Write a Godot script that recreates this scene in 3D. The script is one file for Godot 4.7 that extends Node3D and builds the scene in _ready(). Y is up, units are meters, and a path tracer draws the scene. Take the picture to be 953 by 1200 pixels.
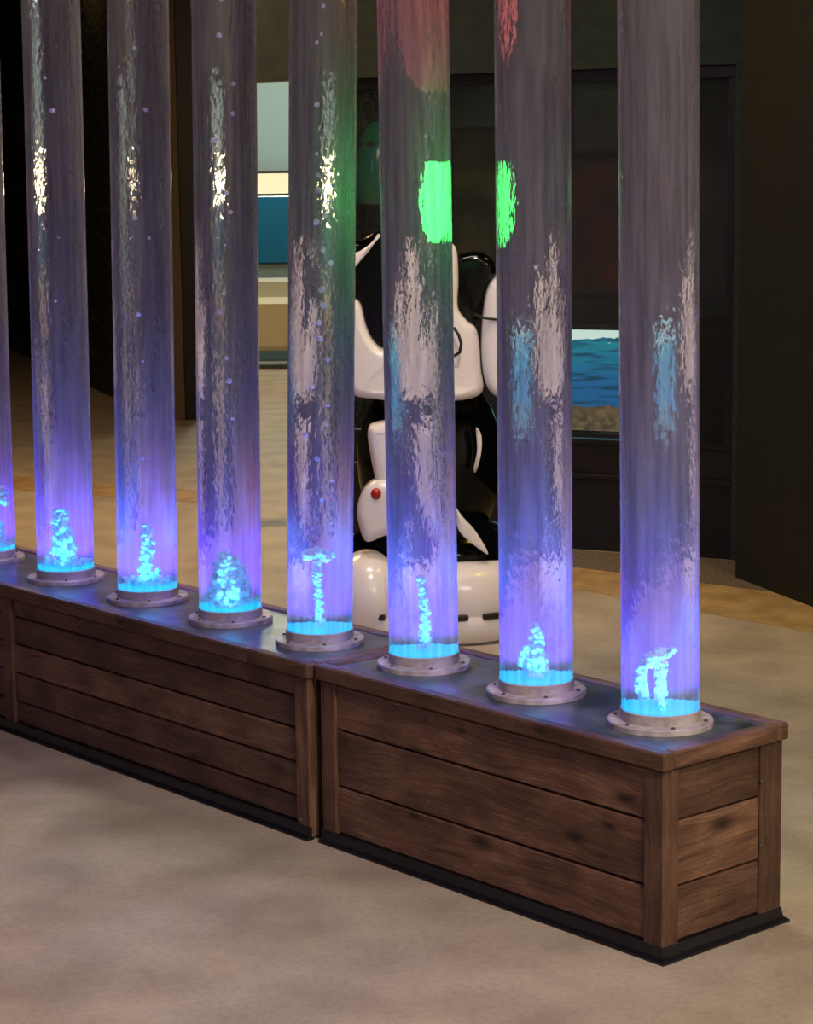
extends Node3D

var M := {}
var taken := {}
var rng := RandomNumberGenerator.new()
var mesh_cache := {}


func _ready() -> void:
	rng.seed = 41
	look()
	room_lights()
	make_materials()
	build_room()
	build_facade()
	build_far_left()
	build_boxes()
	build_tubes()
	build_pod()
	build_pendants()


# ------------------------------------------------------------------ camera, environment, lights
func look() -> void:
	var cam := Camera3D.new()
	cam.name = "camera"
	cam.fov = 26.991
	cam.near = 0.05
	cam.far = 100.0
	cam.position = Vector3(0, 1.63, 0)
	cam.basis = Basis(Vector3.RIGHT, -0.15255) * Basis(Vector3.BACK, -0.01219)
	cam.current = true
	add_child(cam)
	var env := Environment.new()
	env.background_mode = Environment.BG_COLOR
	env.background_color = Color(0, 0, 0)
	env.tonemap_mode = Environment.TONE_MAPPER_LINEAR
	env.tonemap_exposure = 1.0
	env.sdfgi_enabled = true
	env.ssao_enabled = true
	env.ssil_enabled = true
	env.volumetric_fog_enabled = true
	env.volumetric_fog_density = 0.0
	var w := WorldEnvironment.new()
	w.name = "environment"
	w.environment = env
	add_child(w)


# every fitting hangs below the ceiling: a panel and the light of the same size under it
var FITTINGS := [
	# x, z, size x, size z, colour, energy, words
	[1.05, -2.0, 1.2, 0.6, Color(1.0, 0.92, 0.86), 4.5, "white ceiling panel over the near floor in front of the plinths"],
	[3.2, 0.4, 1.2, 0.6, Color(1.0, 0.94, 0.88), 24.0, "white ceiling panel by the pale wall facing the tubes"],
	[-3.4, -3.0, 0.8, 0.4, Color(0.70, 0.52, 1.0), 3.6, "added violet ceiling panel that tints the front of the long plinth"],  # added for its violet cast on the plinth fronts; no such fitting known
	[2.2, -7.0, 1.0, 0.5, Color(1.0, 0.84, 0.22), 11.0, "warm yellow ceiling panel over the floor beside the dark pier"],
	[0.1, -6.6, 0.9, 0.4, Color(1.0, 0.94, 0.91), 3.0, "pinkish ceiling panel between the tubes and the white ride"],
	[-2.0, -10.2, 1.2, 0.6, Color(1.0, 0.82, 0.60), 9.5, "amber ceiling panel over the passage behind the long plinth"],
	[-1.9, -17.2, 1.2, 0.6, Color(1.0, 0.84, 0.62), 7.0, "amber ceiling panel deep in the passage by the black wall"],
	[-1.0, -19.2, 0.8, 0.5, Color(0.95, 1.0, 0.96), 5.0, "added cool white ceiling panel brightening the pale wall behind the doorway"],  # unseen fitting, added to lift the pale wall
]


# from, to, half angle, energy, words
var SPOTS := [
	[Vector3(1.3, 3.30, -1.9), Vector3(-0.35, 0.0, -3.9), 23.0, 6.2, "black track spotlight aimed at the floor in front of the plinths"],
	[Vector3(0.45, 3.30, -5.3), Vector3(0.12, 0.65, -7.7), 17.0, 4.6, "added black track spotlight that brightens the white ride"],  # unseen fitting, added to brighten the front of the ride
]


func room_lights() -> void:
	for f in FITTINGS:
		var l := AreaLight3D.new()
		l.name = "ceiling_panel_light"
		l.area_size = Vector2(f[2], f[3])
		l.light_color = f[4]
		l.light_energy = f[5]
		l.area_range = 40.0
		l.area_attenuation = 2.0
		l.shadow_enabled = true
		l.position = Vector3(f[0], 3.40, f[1])
		l.rotation = Vector3(-PI / 2, 0, 0)
		add_child(l, true)
	for f in SPOTS:
		var s := SpotLight3D.new()
		s.name = "track_spot_light"
		s.light_color = Color(1.0, 0.90, 0.83)
		s.light_energy = f[3]
		s.light_size = 0.05
		s.spot_angle = f[2]
		s.spot_angle_attenuation = 0.55
		s.spot_range = 40.0
		s.spot_attenuation = 2.0
		s.shadow_enabled = true
		add_child(s, true)
		s.look_at_from_position(f[0] + (f[1] - f[0]).normalized() * 0.03, f[1])


# ------------------------------------------------------------------ helpers
func numbered(called: String) -> String:
	taken[called] = taken.get(called, -1) + 1
	return called if taken[called] == 0 else "%s_%03d" % [called, taken[called]]


func thing(called: String, label: String, category: String, at := Vector3.ZERO, turn := 0.0, group := "") -> Node3D:
	var o := Node3D.new()
	o.name = numbered(called)
	o.position = at
	o.rotation.y = turn
	o.set_meta("label", label)
	o.set_meta("category", category)
	if group:
		o.set_meta("group", group)
	add_child(o)
	return o


func struct(called: String, at := Vector3.ZERO, turn := 0.0) -> Node3D:
	var o := Node3D.new()
	o.name = numbered(called)
	o.position = at
	o.rotation.y = turn
	o.set_meta("kind", "structure")
	add_child(o)
	return o


func part(called: String, mesh: Mesh, mat: Material, parent: Node, at := Vector3.ZERO, rot := Vector3.ZERO) -> MeshInstance3D:
	var o := MeshInstance3D.new()
	o.name = called
	o.mesh = mesh
	o.material_override = mat
	o.position = at
	o.rotation = rot
	parent.add_child(o, true)
	return o


func tag(o: Node, label: String, category := "", group := "", kind := "") -> Node:
	if label:
		o.set_meta("label", label)
	if category:
		o.set_meta("category", category)
	if group:
		o.set_meta("group", group)
	if kind:
		o.set_meta("kind", kind)
	return o


func tri(st: SurfaceTool, a: Vector3, b: Vector3, c: Vector3, outward: Vector3) -> void:
	if (b - a).cross(c - a).dot(outward) > 0.0:
		var t := b
		b = c
		c = t
	for p in [a, b, c]:
		st.add_vertex(p)


# box with chamfered edges, centred
func cbox(size: Vector3, bev := 0.003) -> Mesh:
	var key := "b%s %s" % [size, bev]
	if mesh_cache.has(key):
		return mesh_cache[key]
	var st := SurfaceTool.new()
	st.begin(Mesh.PRIMITIVE_TRIANGLES)
	st.set_smooth_group(-1)
	var h := size / 2.0
	var b := minf(bev, minf(h.x, minf(h.y, h.z)) * 0.5)
	var pts := {}
	for sx in [-1, 1]:
		for sy in [-1, 1]:
			for sz in [-1, 1]:
				var s := Vector3(sx, sy, sz)
				pts[[s, 0]] = Vector3(h.x, h.y - b, h.z - b) * s
				pts[[s, 1]] = Vector3(h.x - b, h.y, h.z - b) * s
				pts[[s, 2]] = Vector3(h.x - b, h.y - b, h.z) * s
				tri(st, pts[[s, 0]], pts[[s, 1]], pts[[s, 2]], s)
	for ax in 3:
		var u := (ax + 1) % 3
		var v := (ax + 2) % 3
		for sg in [-1, 1]:
			var q := []
			for c in [[-1, -1], [1, -1], [1, 1], [-1, 1]]:
				var s := Vector3.ZERO
				s[ax] = sg
				s[u] = c[0]
				s[v] = c[1]
				q.append(pts[[s, ax]])
			var n := Vector3.ZERO
			n[ax] = sg
			tri(st, q[0], q[1], q[2], n)
			tri(st, q[0], q[2], q[3], n)
		for su in [-1, 1]:
			for sv in [-1, 1]:
				var a := Vector3.ZERO
				a[u] = su
				a[v] = sv
				var a0 := a
				a0[ax] = -1
				var a1 := a
				a1[ax] = 1
				tri(st, pts[[a0, u]], pts[[a1, u]], pts[[a1, v]], a)
				tri(st, pts[[a0, u]], pts[[a1, v]], pts[[a0, v]], a)
	st.generate_normals()
	var m := st.commit()
	mesh_cache[key] = m
	return m


# lathe: profile of (radius, height), closed on the axis where radius is 0; sx, sz squash it to an oval
func lathe(profile: Array, seg := 48, sx := 1.0, sz := 1.0, power := 2.0) -> Mesh:
	var st := SurfaceTool.new()
	st.begin(Mesh.PRIMITIVE_TRIANGLES)
	var n := profile.size()
	var dirs := []
	for k in seg + 1:
		var a := TAU * k / seg
		var c := cos(a)
		var s := sin(a)
		var e := 2.0 / power
		dirs.append(Vector3(signf(c) * pow(absf(c), e) * sx, 0, signf(s) * pow(absf(s), e) * sz))
	for i in n - 1:
		var p: Vector2 = profile[i]
		var q: Vector2 = profile[i + 1]
		if p.is_equal_approx(q):
			continue
		st.set_smooth_group(1)
		for k in seg:
			var a0: Vector3 = dirs[k] * p.x + Vector3(0, p.y, 0)
			var a1: Vector3 = dirs[k + 1] * p.x + Vector3(0, p.y, 0)
			var b0: Vector3 = dirs[k] * q.x + Vector3(0, q.y, 0)
			var b1: Vector3 = dirs[k + 1] * q.x + Vector3(0, q.y, 0)
			var t := Vector2(q.y - p.y, -(q.x - p.x))
			var mid: Vector3 = (dirs[k] + dirs[k + 1]) * 0.5
			var outward := Vector3(mid.x * t.x, t.y, mid.z * t.x)
			if q.x > 1e-6:
				tri(st, a0, b0, b1, outward)
			if p.x > 1e-6:
				tri(st, a0, b1 if q.x > 1e-6 else b0, a1, outward)
	st.generate_normals()
	return st.commit()


# the same with hard edges between the rings
func turned(profile: Array, seg := 48) -> Mesh:
	var st := SurfaceTool.new()
	st.begin(Mesh.PRIMITIVE_TRIANGLES)
	for i in profile.size() - 1:
		var p: Vector2 = profile[i]
		var q: Vector2 = profile[i + 1]
		var t := Vector2(q.y - p.y, -(q.x - p.x)).normalized()
		for k in seg:
			var quad := []
			for d in [[k, p], [k, q], [k + 1, q], [k + 1, p]]:
				var a: float = TAU * d[0] / seg
				var r: Vector2 = d[1]
				quad.append([Vector3(cos(a) * r.x, r.y, sin(a) * r.x), Vector3(cos(a) * t.x, t.y, sin(a) * t.x)])
			for f in [[0, 1, 2], [0, 2, 3]]:
				var a: Vector3 = quad[f[0]][0]
				var b: Vector3 = quad[f[1]][0]
				var c: Vector3 = quad[f[2]][0]
				var cr := (b - a).cross(c - a)
				if cr.length() < 1e-12:
					continue
				var order := [f[0], f[1], f[2]]
				if cr.dot(quad[f[0]][1] + quad[f[1]][1]) > 0.0:
					order = [f[0], f[2], f[1]]
				for j in order:
					st.set_normal(quad[j][1])
					st.add_vertex(quad[j][0])
	return st.commit()


# tube swept along points
func sweep(path: Array, radius: float, seg := 8) -> Mesh:
	var st := SurfaceTool.new()
	st.begin(Mesh.PRIMITIVE_TRIANGLES)
	st.set_smooth_group(1)
	var rings := []
	for i in path.size():
		var d: Vector3 = (path[mini(i + 1, path.size() - 1)] - path[maxi(i - 1, 0)]).normalized()
		var u := d.cross(Vector3(0.31, 0.2, 0.93)).normalized()
		var w := d.cross(u)
		var ring := []
		for k in seg:
			ring.append(path[i] + (u * cos(TAU * k / seg) + w * sin(TAU * k / seg)) * radius)
		rings.append(ring)
	for i in path.size() - 1:
		for k in seg:
			var k1 := (k + 1) % seg
			var o: Vector3 = rings[i][k] + rings[i][k1] - path[i] * 2.0
			tri(st, rings[i][k], rings[i + 1][k], rings[i + 1][k1], o)
			tri(st, rings[i][k], rings[i + 1][k1], rings[i][k1], o)
	for e in [0, path.size() - 1]:
		var o: Vector3 = path[e] - path[1 if e == 0 else e - 1]
		for k in seg:
			tri(st, path[e], rings[e][k], rings[e][(k + 1) % seg], o)
	st.generate_normals()
	return st.commit()


func spline(pts: Array, per := 5, closed := true) -> PackedVector2Array:
	var out := PackedVector2Array()
	var n := pts.size()
	for i in n:
		for k in per:
			var t := float(k) / per
			var p0: Vector2 = pts[(i - 1 + n) % n]
			var p1: Vector2 = pts[i]
			var p2: Vector2 = pts[(i + 1) % n]
			var p3: Vector2 = pts[(i + 2) % n]
			out.append(p1.cubic_interpolate(p2, p0, p3, t))
	return out


# moulded shell: an outline with thickness and rounded edges, bulging towards +z
func shell(outline: Array, depth: float, bevel: float, bend := 0.0) -> Mesh:
	var c := spline(outline)
	var area := 0.0
	for i in c.size():
		area += c[i].cross(c[(i + 1) % c.size()])
	if area < 0.0:
		c.reverse()
	var n := c.size()
	var nor := []
	for i in n:
		var d := (c[(i + 1) % n] - c[(i - 1 + n) % n]).normalized()
		nor.append(Vector2(d.y, -d.x))
	var mid := Vector2.ZERO
	for p in c:
		mid += p / n
	var rings := []
	var steps := 5
	for side in [-1, 1]:
		for j in steps:
			var t: float = float(j) / (steps - 1) if side > 0 else 1.0 - float(j) / (steps - 1)
			var a := t * PI / 2
			var inset := bevel * (1.0 - cos(a))
			var z: float = side * (depth / 2 - bevel + bevel * sin(a))
			var ring := []
			for i in n:
				var p: Vector2 = c[i] - nor[i] * inset
				ring.append(Vector3(p.x, p.y, z - bend * pow(p.x - mid.x, 2)))
			rings.append(ring)
	var st := SurfaceTool.new()
	st.begin(Mesh.PRIMITIVE_TRIANGLES)
	st.set_smooth_group(1)
	for j in rings.size() - 1:
		for i in n:
			var i1 := (i + 1) % n
			var o := Vector3(nor[i].x, nor[i].y, 0) * 0.5 + Vector3(0, 0, (rings[j][i].z + rings[j + 1][i].z) * 0.2)
			tri(st, rings[j][i], rings[j + 1][i], rings[j + 1][i1], o)
			tri(st, rings[j][i], rings[j + 1][i1], rings[j][i1], o)
	for e in [0, rings.size() - 1]:
		var idx := Geometry2D.triangulate_polygon(c)
		for k in range(0, idx.size(), 3):
			tri(st, rings[e][idx[k]], rings[e][idx[k + 1]], rings[e][idx[k + 2]], Vector3(0, 0, -1 if e == 0 else 1))
	st.generate_normals()
	return st.commit()


func ball(r: Vector3, seg := 32, rings := 16) -> Mesh:
	var pr := []
	for i in rings + 1:
		var a := -PI / 2 + PI * i / rings
		pr.append(Vector2(cos(a) if i > 0 and i < rings else 0.0, sin(a) * r.y))
	return lathe(pr, seg, r.x, r.z)


func noise(freq: float, seed_: int, oct := 4, kind := FastNoiseLite.TYPE_SIMPLEX_SMOOTH) -> FastNoiseLite:
	var n := FastNoiseLite.new()
	n.noise_type = kind
	n.frequency = freq
	n.seed = seed_
	n.fractal_octaves = oct
	return n


func std(color: Color, rough := 0.6, metal := 0.0, spec := 0.5) -> StandardMaterial3D:
	var m := StandardMaterial3D.new()
	m.albedo_color = color
	m.roughness = rough
	m.metallic = metal
	m.metallic_specular = spec
	return m


func glow(color: Color, energy: float) -> StandardMaterial3D:
	var m := std(Color(0.3, 0.3, 0.3), 0.5)
	m.emission_enabled = true
	m.emission = color
	m.emission_energy_multiplier = energy
	return m


# a tiled picture of mottled colour: stops is an array of [position, colour]
func mottled(stops: Array, freq: float, seed_: int, size := 512, oct := 5) -> NoiseTexture2D:
	var g := Gradient.new()
	var offs := PackedFloat32Array()
	var cols := PackedColorArray()
	for s in stops:
		offs.append(s[0])
		cols.append(s[1])
	g.offsets = offs
	g.colors = cols
	var t := NoiseTexture2D.new()
	t.width = size
	t.height = size
	t.seamless = true
	t.noise = noise(freq, seed_, oct)
	t.color_ramp = g
	return t


# ------------------------------------------------------------------ materials
func wood_pictures(seed_: int) -> Array:
	var w := 704
	var h := 224
	var grain := noise(1.0, seed_, 3)
	var wide := noise(1.0, seed_ + 7, 3)
	var fine := noise(1.0, seed_ + 13, 2)
	var r := RandomNumberGenerator.new()
	r.seed = seed_ * 31 + 5
	var knots := []
	for k in 5:
		knots.append([Vector2(r.randf() * 3.0, r.randf()), r.randf_range(0.018, 0.05)])
	var im := Image.create(w, h, false, Image.FORMAT_RGB8)
	var bump := Image.create(w, h, false, Image.FORMAT_L8)
	var dark := Color(0.25, 0.172, 0.13)
	var middle := Color(0.455, 0.345, 0.27)
	var pale := Color(0.64, 0.515, 0.40)
	for y in h:
		for x in w:
			var p := Vector2(3.0 * x / w, float(y) / h)
			var v := p.y
			var near := 0.0
			for k in knots:
				var q: Vector2 = p - k[0]
				q.x *= 0.55
				var d: float = q.length() / k[1]
				v += signf(q.y) * k[1] * 0.9 * exp(-d * d * 0.16)
				near = maxf(near, exp(-d * d * 1.3))
			v += wide.get_noise_2d(p.x * 0.7, p.y * 1.6) * 0.07
			var rings := 0.5 + 0.5 * sin(v * 62.0 + grain.get_noise_2d(p.x * 0.6, v * 18.0) * 4.0)
			var streak := grain.get_noise_2d(p.x * 4.0, v * 90.0)
			var patch := wide.get_noise_2d(p.x * 2.1 + 20.0, p.y * 2.6)
			var t := 0.50 + 0.15 * (rings - 0.5) + 0.26 * streak + 0.34 * patch
			var c := dark.lerp(middle, clampf(t * 2.0, 0, 1)).lerp(pale, clampf(t * 2.0 - 1.0, 0, 1))
			var scratch := fine.get_noise_2d(p.x * 9.0, p.y * 160.0)
			if scratch > 0.42 and patch > -0.05:
				c = c.lerp(Color(0.72, 0.58, 0.44), (scratch - 0.42) * 2.2)
			c = c.lerp(Color(0.13, 0.08, 0.055), near * 0.85)
			im.set_pixel(x, y, c)
			bump.set_pixel(x, y, Color.from_hsv(0, 0, clampf(0.5 + 0.3 * streak + 0.12 * (rings - 0.5) - near * 0.2, 0, 1)))
	return [ImageTexture.create_from_image(im), ImageTexture.create_from_image(bump)]


func make_materials() -> void:
	# wood boards: two pictures, four places on each
	M.wood = []
	for s in 3:
		var pics := wood_pictures(3 + s * 8)
		for k in 3:
			var m := std(Color(0.90, 0.87, 0.86).darkened(0.08 * ((k * 2 + s) % 4)), 0.5, 0.0, 0.42)
			m.albedo_texture = pics[0]
			m.heightmap_enabled = true
			m.heightmap_texture = pics[1]
			m.heightmap_scale = 0.12
			m.uv1_triplanar = true
			m.uv1_scale = Vector3(0.62, 2.6, 2.6)
			m.uv1_offset = Vector3(0.5, 0.25 + 0.25 * k, 0.3 + 0.2 * k)
			m.uv1_triplanar_sharpness = 6.0
			M.wood.append(m)
	M.slate = std(Color(1, 1, 1), 0.28, 0.0, 0.5)
	M.slate.albedo_texture = mottled([[0.25, Color(0.17, 0.20, 0.22)], [0.55, Color(0.27, 0.31, 0.33)], [0.8, Color(0.36, 0.39, 0.40)]], 0.012, 5)
	M.slate.uv1_triplanar = true
	M.slate.uv1_scale = Vector3(1.3, 1.3, 1.3)
	M.rubber = std(Color(0.055, 0.055, 0.075), 0.42)
	M.flange = std(Color(1, 1, 1), 0.36, 0.0, 0.5)
	M.flange.albedo_texture = mottled([[0.2, Color(0.60, 0.56, 0.56)], [0.6, Color(0.72, 0.68, 0.68)], [0.9, Color(0.79, 0.76, 0.76)]], 0.02, 15, 256)
	M.flange.uv1_triplanar = true
	M.flange.uv1_scale = Vector3(4, 4, 4)
	M.bolt = std(Color(0.34, 0.32, 0.31), 0.4, 0.3)
	M.led = glow(Color(0.04, 0.66, 1.0), 1.9)
	M.foam = std(Color(0.93, 0.97, 0.97), 0.35)
	M.bubble = std(Color(0.95, 0.95, 0.97), 0.15, 0.0, 0.7)
	M.bubble.backlight_enabled = true
	M.bubble.backlight = Color(0.8, 0.8, 0.85)
	# tube of clear acrylic full of water; its surface is streaked and beaded
	M.tubes = []
	for k in 4:
		var m := StandardMaterial3D.new()
		m.albedo_color = Color(0.95, 0.94, 0.95, 0.125)
		m.transparency = BaseMaterial3D.TRANSPARENCY_ALPHA
		m.refraction_enabled = true
		m.refraction_scale = 0.014
		m.roughness = 0.11
		m.metallic_specular = 0.5
		var im := noise(0.075, 60 + k * 9, 5).get_seamless_image(512, 512)
		m.heightmap_enabled = true
		m.heightmap_texture = ImageTexture.create_from_image(im)
		m.heightmap_scale = 0.23
		var streaks := noise(0.05, 160 + k * 5, 4).get_seamless_image(512, 64)
		streaks.resize(512, 512, Image.INTERPOLATE_CUBIC)
		streaks.convert(Image.FORMAT_RGB8)
		for y in 512:
			for x in 512:
				var g := streaks.get_pixel(x, y).r
				streaks.set_pixel(x, y, Color(0.80, 0.785, 0.80).lerp(Color(1, 1, 1), clampf(g * 1.5 - 0.1, 0, 1)))
		m.albedo_texture = ImageTexture.create_from_image(streaks)
		m.uv1_offset = Vector3(0.27 * k, 0.31 * k, 0)
		M.tubes.append(m)
	# floor
	M.floor = std(Color(1, 1, 1), 0.5, 0.0, 0.35)
	M.floor.albedo_texture = mottled([[0.15, Color(0.615, 0.565, 0.50)], [0.45, Color(0.665, 0.62, 0.55)], [0.62, Color(0.69, 0.645, 0.575)], [0.88, Color(0.73, 0.69, 0.61)]], 0.006, 22, 1024, 6)
	M.floor.detail_enabled = true
	M.floor.detail_blend_mode = BaseMaterial3D.BLEND_MODE_MUL
	M.floor.detail_albedo = mottled([[0.2, Color(0.95, 0.945, 0.94)], [0.6, Color(1, 1, 1)]], 0.05, 71, 512, 4)
	M.floor.detail_uv_layer = BaseMaterial3D.DETAIL_UV_2
	M.floor.uv2_triplanar = true
	M.floor.uv2_world_triplanar = true
	M.floor.uv2_scale = Vector3(1.7, 1.7, 1.7)
	M.floor.uv1_triplanar = true
	M.floor.uv1_world_triplanar = true
	M.floor.uv1_scale = Vector3(0.42, 0.42, 0.42)
	M.carpet = std(Color(1, 1, 1), 0.9, 0.0, 0.2)
	M.carpet.albedo_texture = mottled([[0.2, Color(0.36, 0.32, 0.29)], [0.8, Color(0.46, 0.42, 0.38)]], 0.08, 33)
	M.carpet.uv1_triplanar = true
	M.carpet.uv1_world_triplanar = true
	M.amber = std(Color(1, 1, 1), 0.5, 0.0, 0.35)
	M.amber.albedo_texture = mottled([[0.2, Color(0.60, 0.50, 0.34)], [0.8, Color(0.72, 0.61, 0.43)]], 0.015, 35)
	M.amber.uv1_triplanar = true
	M.amber.uv1_world_triplanar = true
	M.amber.uv1_scale = Vector3(0.7, 0.7, 0.7)
	# walls
	M.olive = std(Color(1, 1, 1), 0.62, 0.0, 0.3)
	M.olive.albedo_texture = mottled([[0.2, Color(0.19, 0.225, 0.205)], [0.8, Color(0.23, 0.265, 0.24)]], 0.02, 44)
	M.olive.uv1_triplanar = true
	M.olive.uv1_world_triplanar = true
	M.pier = M.olive.duplicate()
	M.pier.albedo_texture = mottled([[0.2, Color(0.105, 0.112, 0.095)], [0.8, Color(0.13, 0.138, 0.118)]], 0.02, 47)
	M.black_wall = std(Color(1, 1, 1), 0.7, 0.0, 0.3)
	M.black_wall.albedo_texture = mottled([[0.35, Color(0.11, 0.11, 0.10)], [0.58, Color(0.21, 0.21, 0.18)], [0.78, Color(0.44, 0.42, 0.34)]], 0.05, 45, 512, 5)
	M.black_wall.uv1_triplanar = true
	M.black_wall.uv1_world_triplanar = true
	M.black_wall.uv1_scale = Vector3(0.6, 0.6, 0.6)
	M.pale_wall = std(Color(1, 1, 1), 0.7, 0.0, 0.3)
	M.pale_wall.albedo_texture = mottled([[0.2, Color(0.74, 0.72, 0.70)], [0.8, Color(0.80, 0.78, 0.75)]], 0.02, 48)
	M.pale_wall.uv1_triplanar = true
	M.pale_wall.uv1_world_triplanar = true
	M.ceiling = std(Color(0.09, 0.09, 0.09), 0.9, 0.0, 0.2)
	M.black = std(Color(0.03, 0.03, 0.035), 0.5)
	M.frame = std(Color(0.065, 0.06, 0.065), 0.4)
	M.pane = std(Color(0.9, 0.95, 0.93, 0.012), 0.03, 0.0, 0.16)
	M.pane.transparency = BaseMaterial3D.TRANSPARENCY_ALPHA
	# ride
	M.white_gloss = std(Color(0.86, 0.83, 0.81), 0.2, 0.0, 0.5)
	M.white_gloss.clearcoat_enabled = true
	M.white_gloss.clearcoat = 0.6
	M.black_gloss = std(Color(0.018, 0.018, 0.022), 0.12, 0.0, 0.33)
	M.red = std(Color(0.62, 0.06, 0.08), 0.3)


# ------------------------------------------------------------------ room
func slab(called: String, parent: Node, lo: Vector3, hi: Vector3, mat: Material, bev := 0.002) -> MeshInstance3D:
	return part(called, cbox(hi - lo, bev), mat, parent, (lo + hi) / 2)


func flat_piece(called: String, pts: Array, top: float, low: float, mat: Material, parent: Node) -> MeshInstance3D:
	var st := SurfaceTool.new()
	st.begin(Mesh.PRIMITIVE_TRIANGLES)
	st.set_smooth_group(-1)
	var mid := Vector3.ZERO
	for p in pts:
		mid += Vector3(p.x, 0, p.y) / pts.size()
	var n := pts.size()
	for i in n:
		var a := Vector3(pts[i].x, top, pts[i].y)
		var b := Vector3(pts[(i + 1) % n].x, top, pts[(i + 1) % n].y)
		tri(st, a, b, Vector3(mid.x, top, mid.z), Vector3.UP)
		tri(st, a * Vector3(1, 0, 1) + Vector3(0, low, 0), b * Vector3(1, 0, 1) + Vector3(0, low, 0), Vector3(mid.x, low, mid.z), Vector3.DOWN)
		var o := (a + b) / 2 - mid
		o.y = 0
		var a1 := Vector3(a.x, low, a.z)
		var b1 := Vector3(b.x, low, b.z)
		tri(st, a, b, b1, o)
		tri(st, a, b1, a1, o)
	st.generate_normals()
	return part(called, st.commit(), mat, parent)


func build_room() -> void:
	var f := struct("floor")
	slab("floor_slab", f, Vector3(-7.0, -0.12, -24.0), Vector3(6.0, 0.0, 3.0), M.floor)
	flat_piece("carpet_strip", [Vector2(0.30, -9.62), Vector2(1.95, -8.83), Vector2(1.95, -7.98), Vector2(0.30, -9.31)], 0.004, -0.01, M.carpet, f)
	flat_piece("amber_strip", [Vector2(0.30, -9.31), Vector2(1.95, -7.98), Vector2(1.95, -7.05), Vector2(0.30, -8.92)], 0.002, -0.01, M.amber, f)
	flat_piece("amber_strip", [Vector2(-4.2, -13.4), Vector2(-0.9, -11.3), Vector2(-0.9, -10.9), Vector2(-4.2, -12.7)], 0.002, -0.01, M.amber, f)
	var c := struct("ceiling")
	slab("ceiling_slab", c, Vector3(-7.0, 3.6, -24.0), Vector3(6.0, 3.72, 3.0), M.ceiling)
	slab("wall_slab", struct("wall_left"), Vector3(-7.12, 0, -24.0), Vector3(-7.0, 3.6, 3.0), M.pale_wall)
	slab("wall_slab", struct("wall_right"), Vector3(6.0, 0, -24.0), Vector3(6.12, 3.6, 3.0), M.pale_wall)
	slab("wall_slab", struct("wall_front"), Vector3(-7.12, 0, 3.0), Vector3(6.12, 3.6, 3.12), M.pale_wall)
	slab("wall_slab", struct("wall_back"), Vector3(-7.12, 0, -24.12), Vector3(6.12, 3.6, -24.0), M.black_wall)
	# the dark pier on the right stands proud of the shop front
	var pier := struct("wall_pier", Vector3(1.373, 0, -8.641), atan2(0.187, 0.585))
	slab("pier_panel", pier, Vector3(0.0, 0, -0.05), Vector3(0.30, 3.6, 2.6), M.pier)
	# ceiling fittings
	for g in FITTINGS:
		var l := thing("ceiling_light", g[6], "ceiling light", Vector3(g[0], 3.42, g[1]))
		part("housing", cbox(Vector3(g[2] + 0.06, 0.17, g[3] + 0.06), 0.004), M.frame, l, Vector3(0, 0.095, 0))
		part("diffuser", cbox(Vector3(g[2], 0.012, g[3]), 0.002), glow(g[4], 3.0), l, Vector3(0, 0.004, 0))


	for q in SPOTS:
		var sp := thing("track_spotlight", q[4], "spotlight", q[0])
		part("stem", turned([Vector2(0, 0.0), Vector2(0.012, 0.0), Vector2(0.012, 0.30), Vector2(0, 0.30)], 16), M.black, sp)
		var head := part("head", turned([Vector2(0, -0.06), Vector2(0.05, -0.06), Vector2(0.085, 0.05), Vector2(0.085, 0.19), Vector2(0.06, 0.22), Vector2(0, 0.22)], 28), M.black, sp)
		part("lens", turned([Vector2(0, -0.008), Vector2(0.048, -0.008), Vector2(0.048, 0.0), Vector2(0, 0.0)], 28), glow(Color(1.0, 0.90, 0.83), 4.0), head, Vector3(0, -0.062, 0))
		var up: Vector3 = (q[0] - q[1]).normalized()
		var side := up.cross(Vector3.FORWARD).normalized()
		head.basis = Basis(side, up, side.cross(up))
		head.position = up * 0.07


# the shop front: local x runs along it, z out of it; its right end meets the pier
const FRONT_YAW := 0.459


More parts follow.
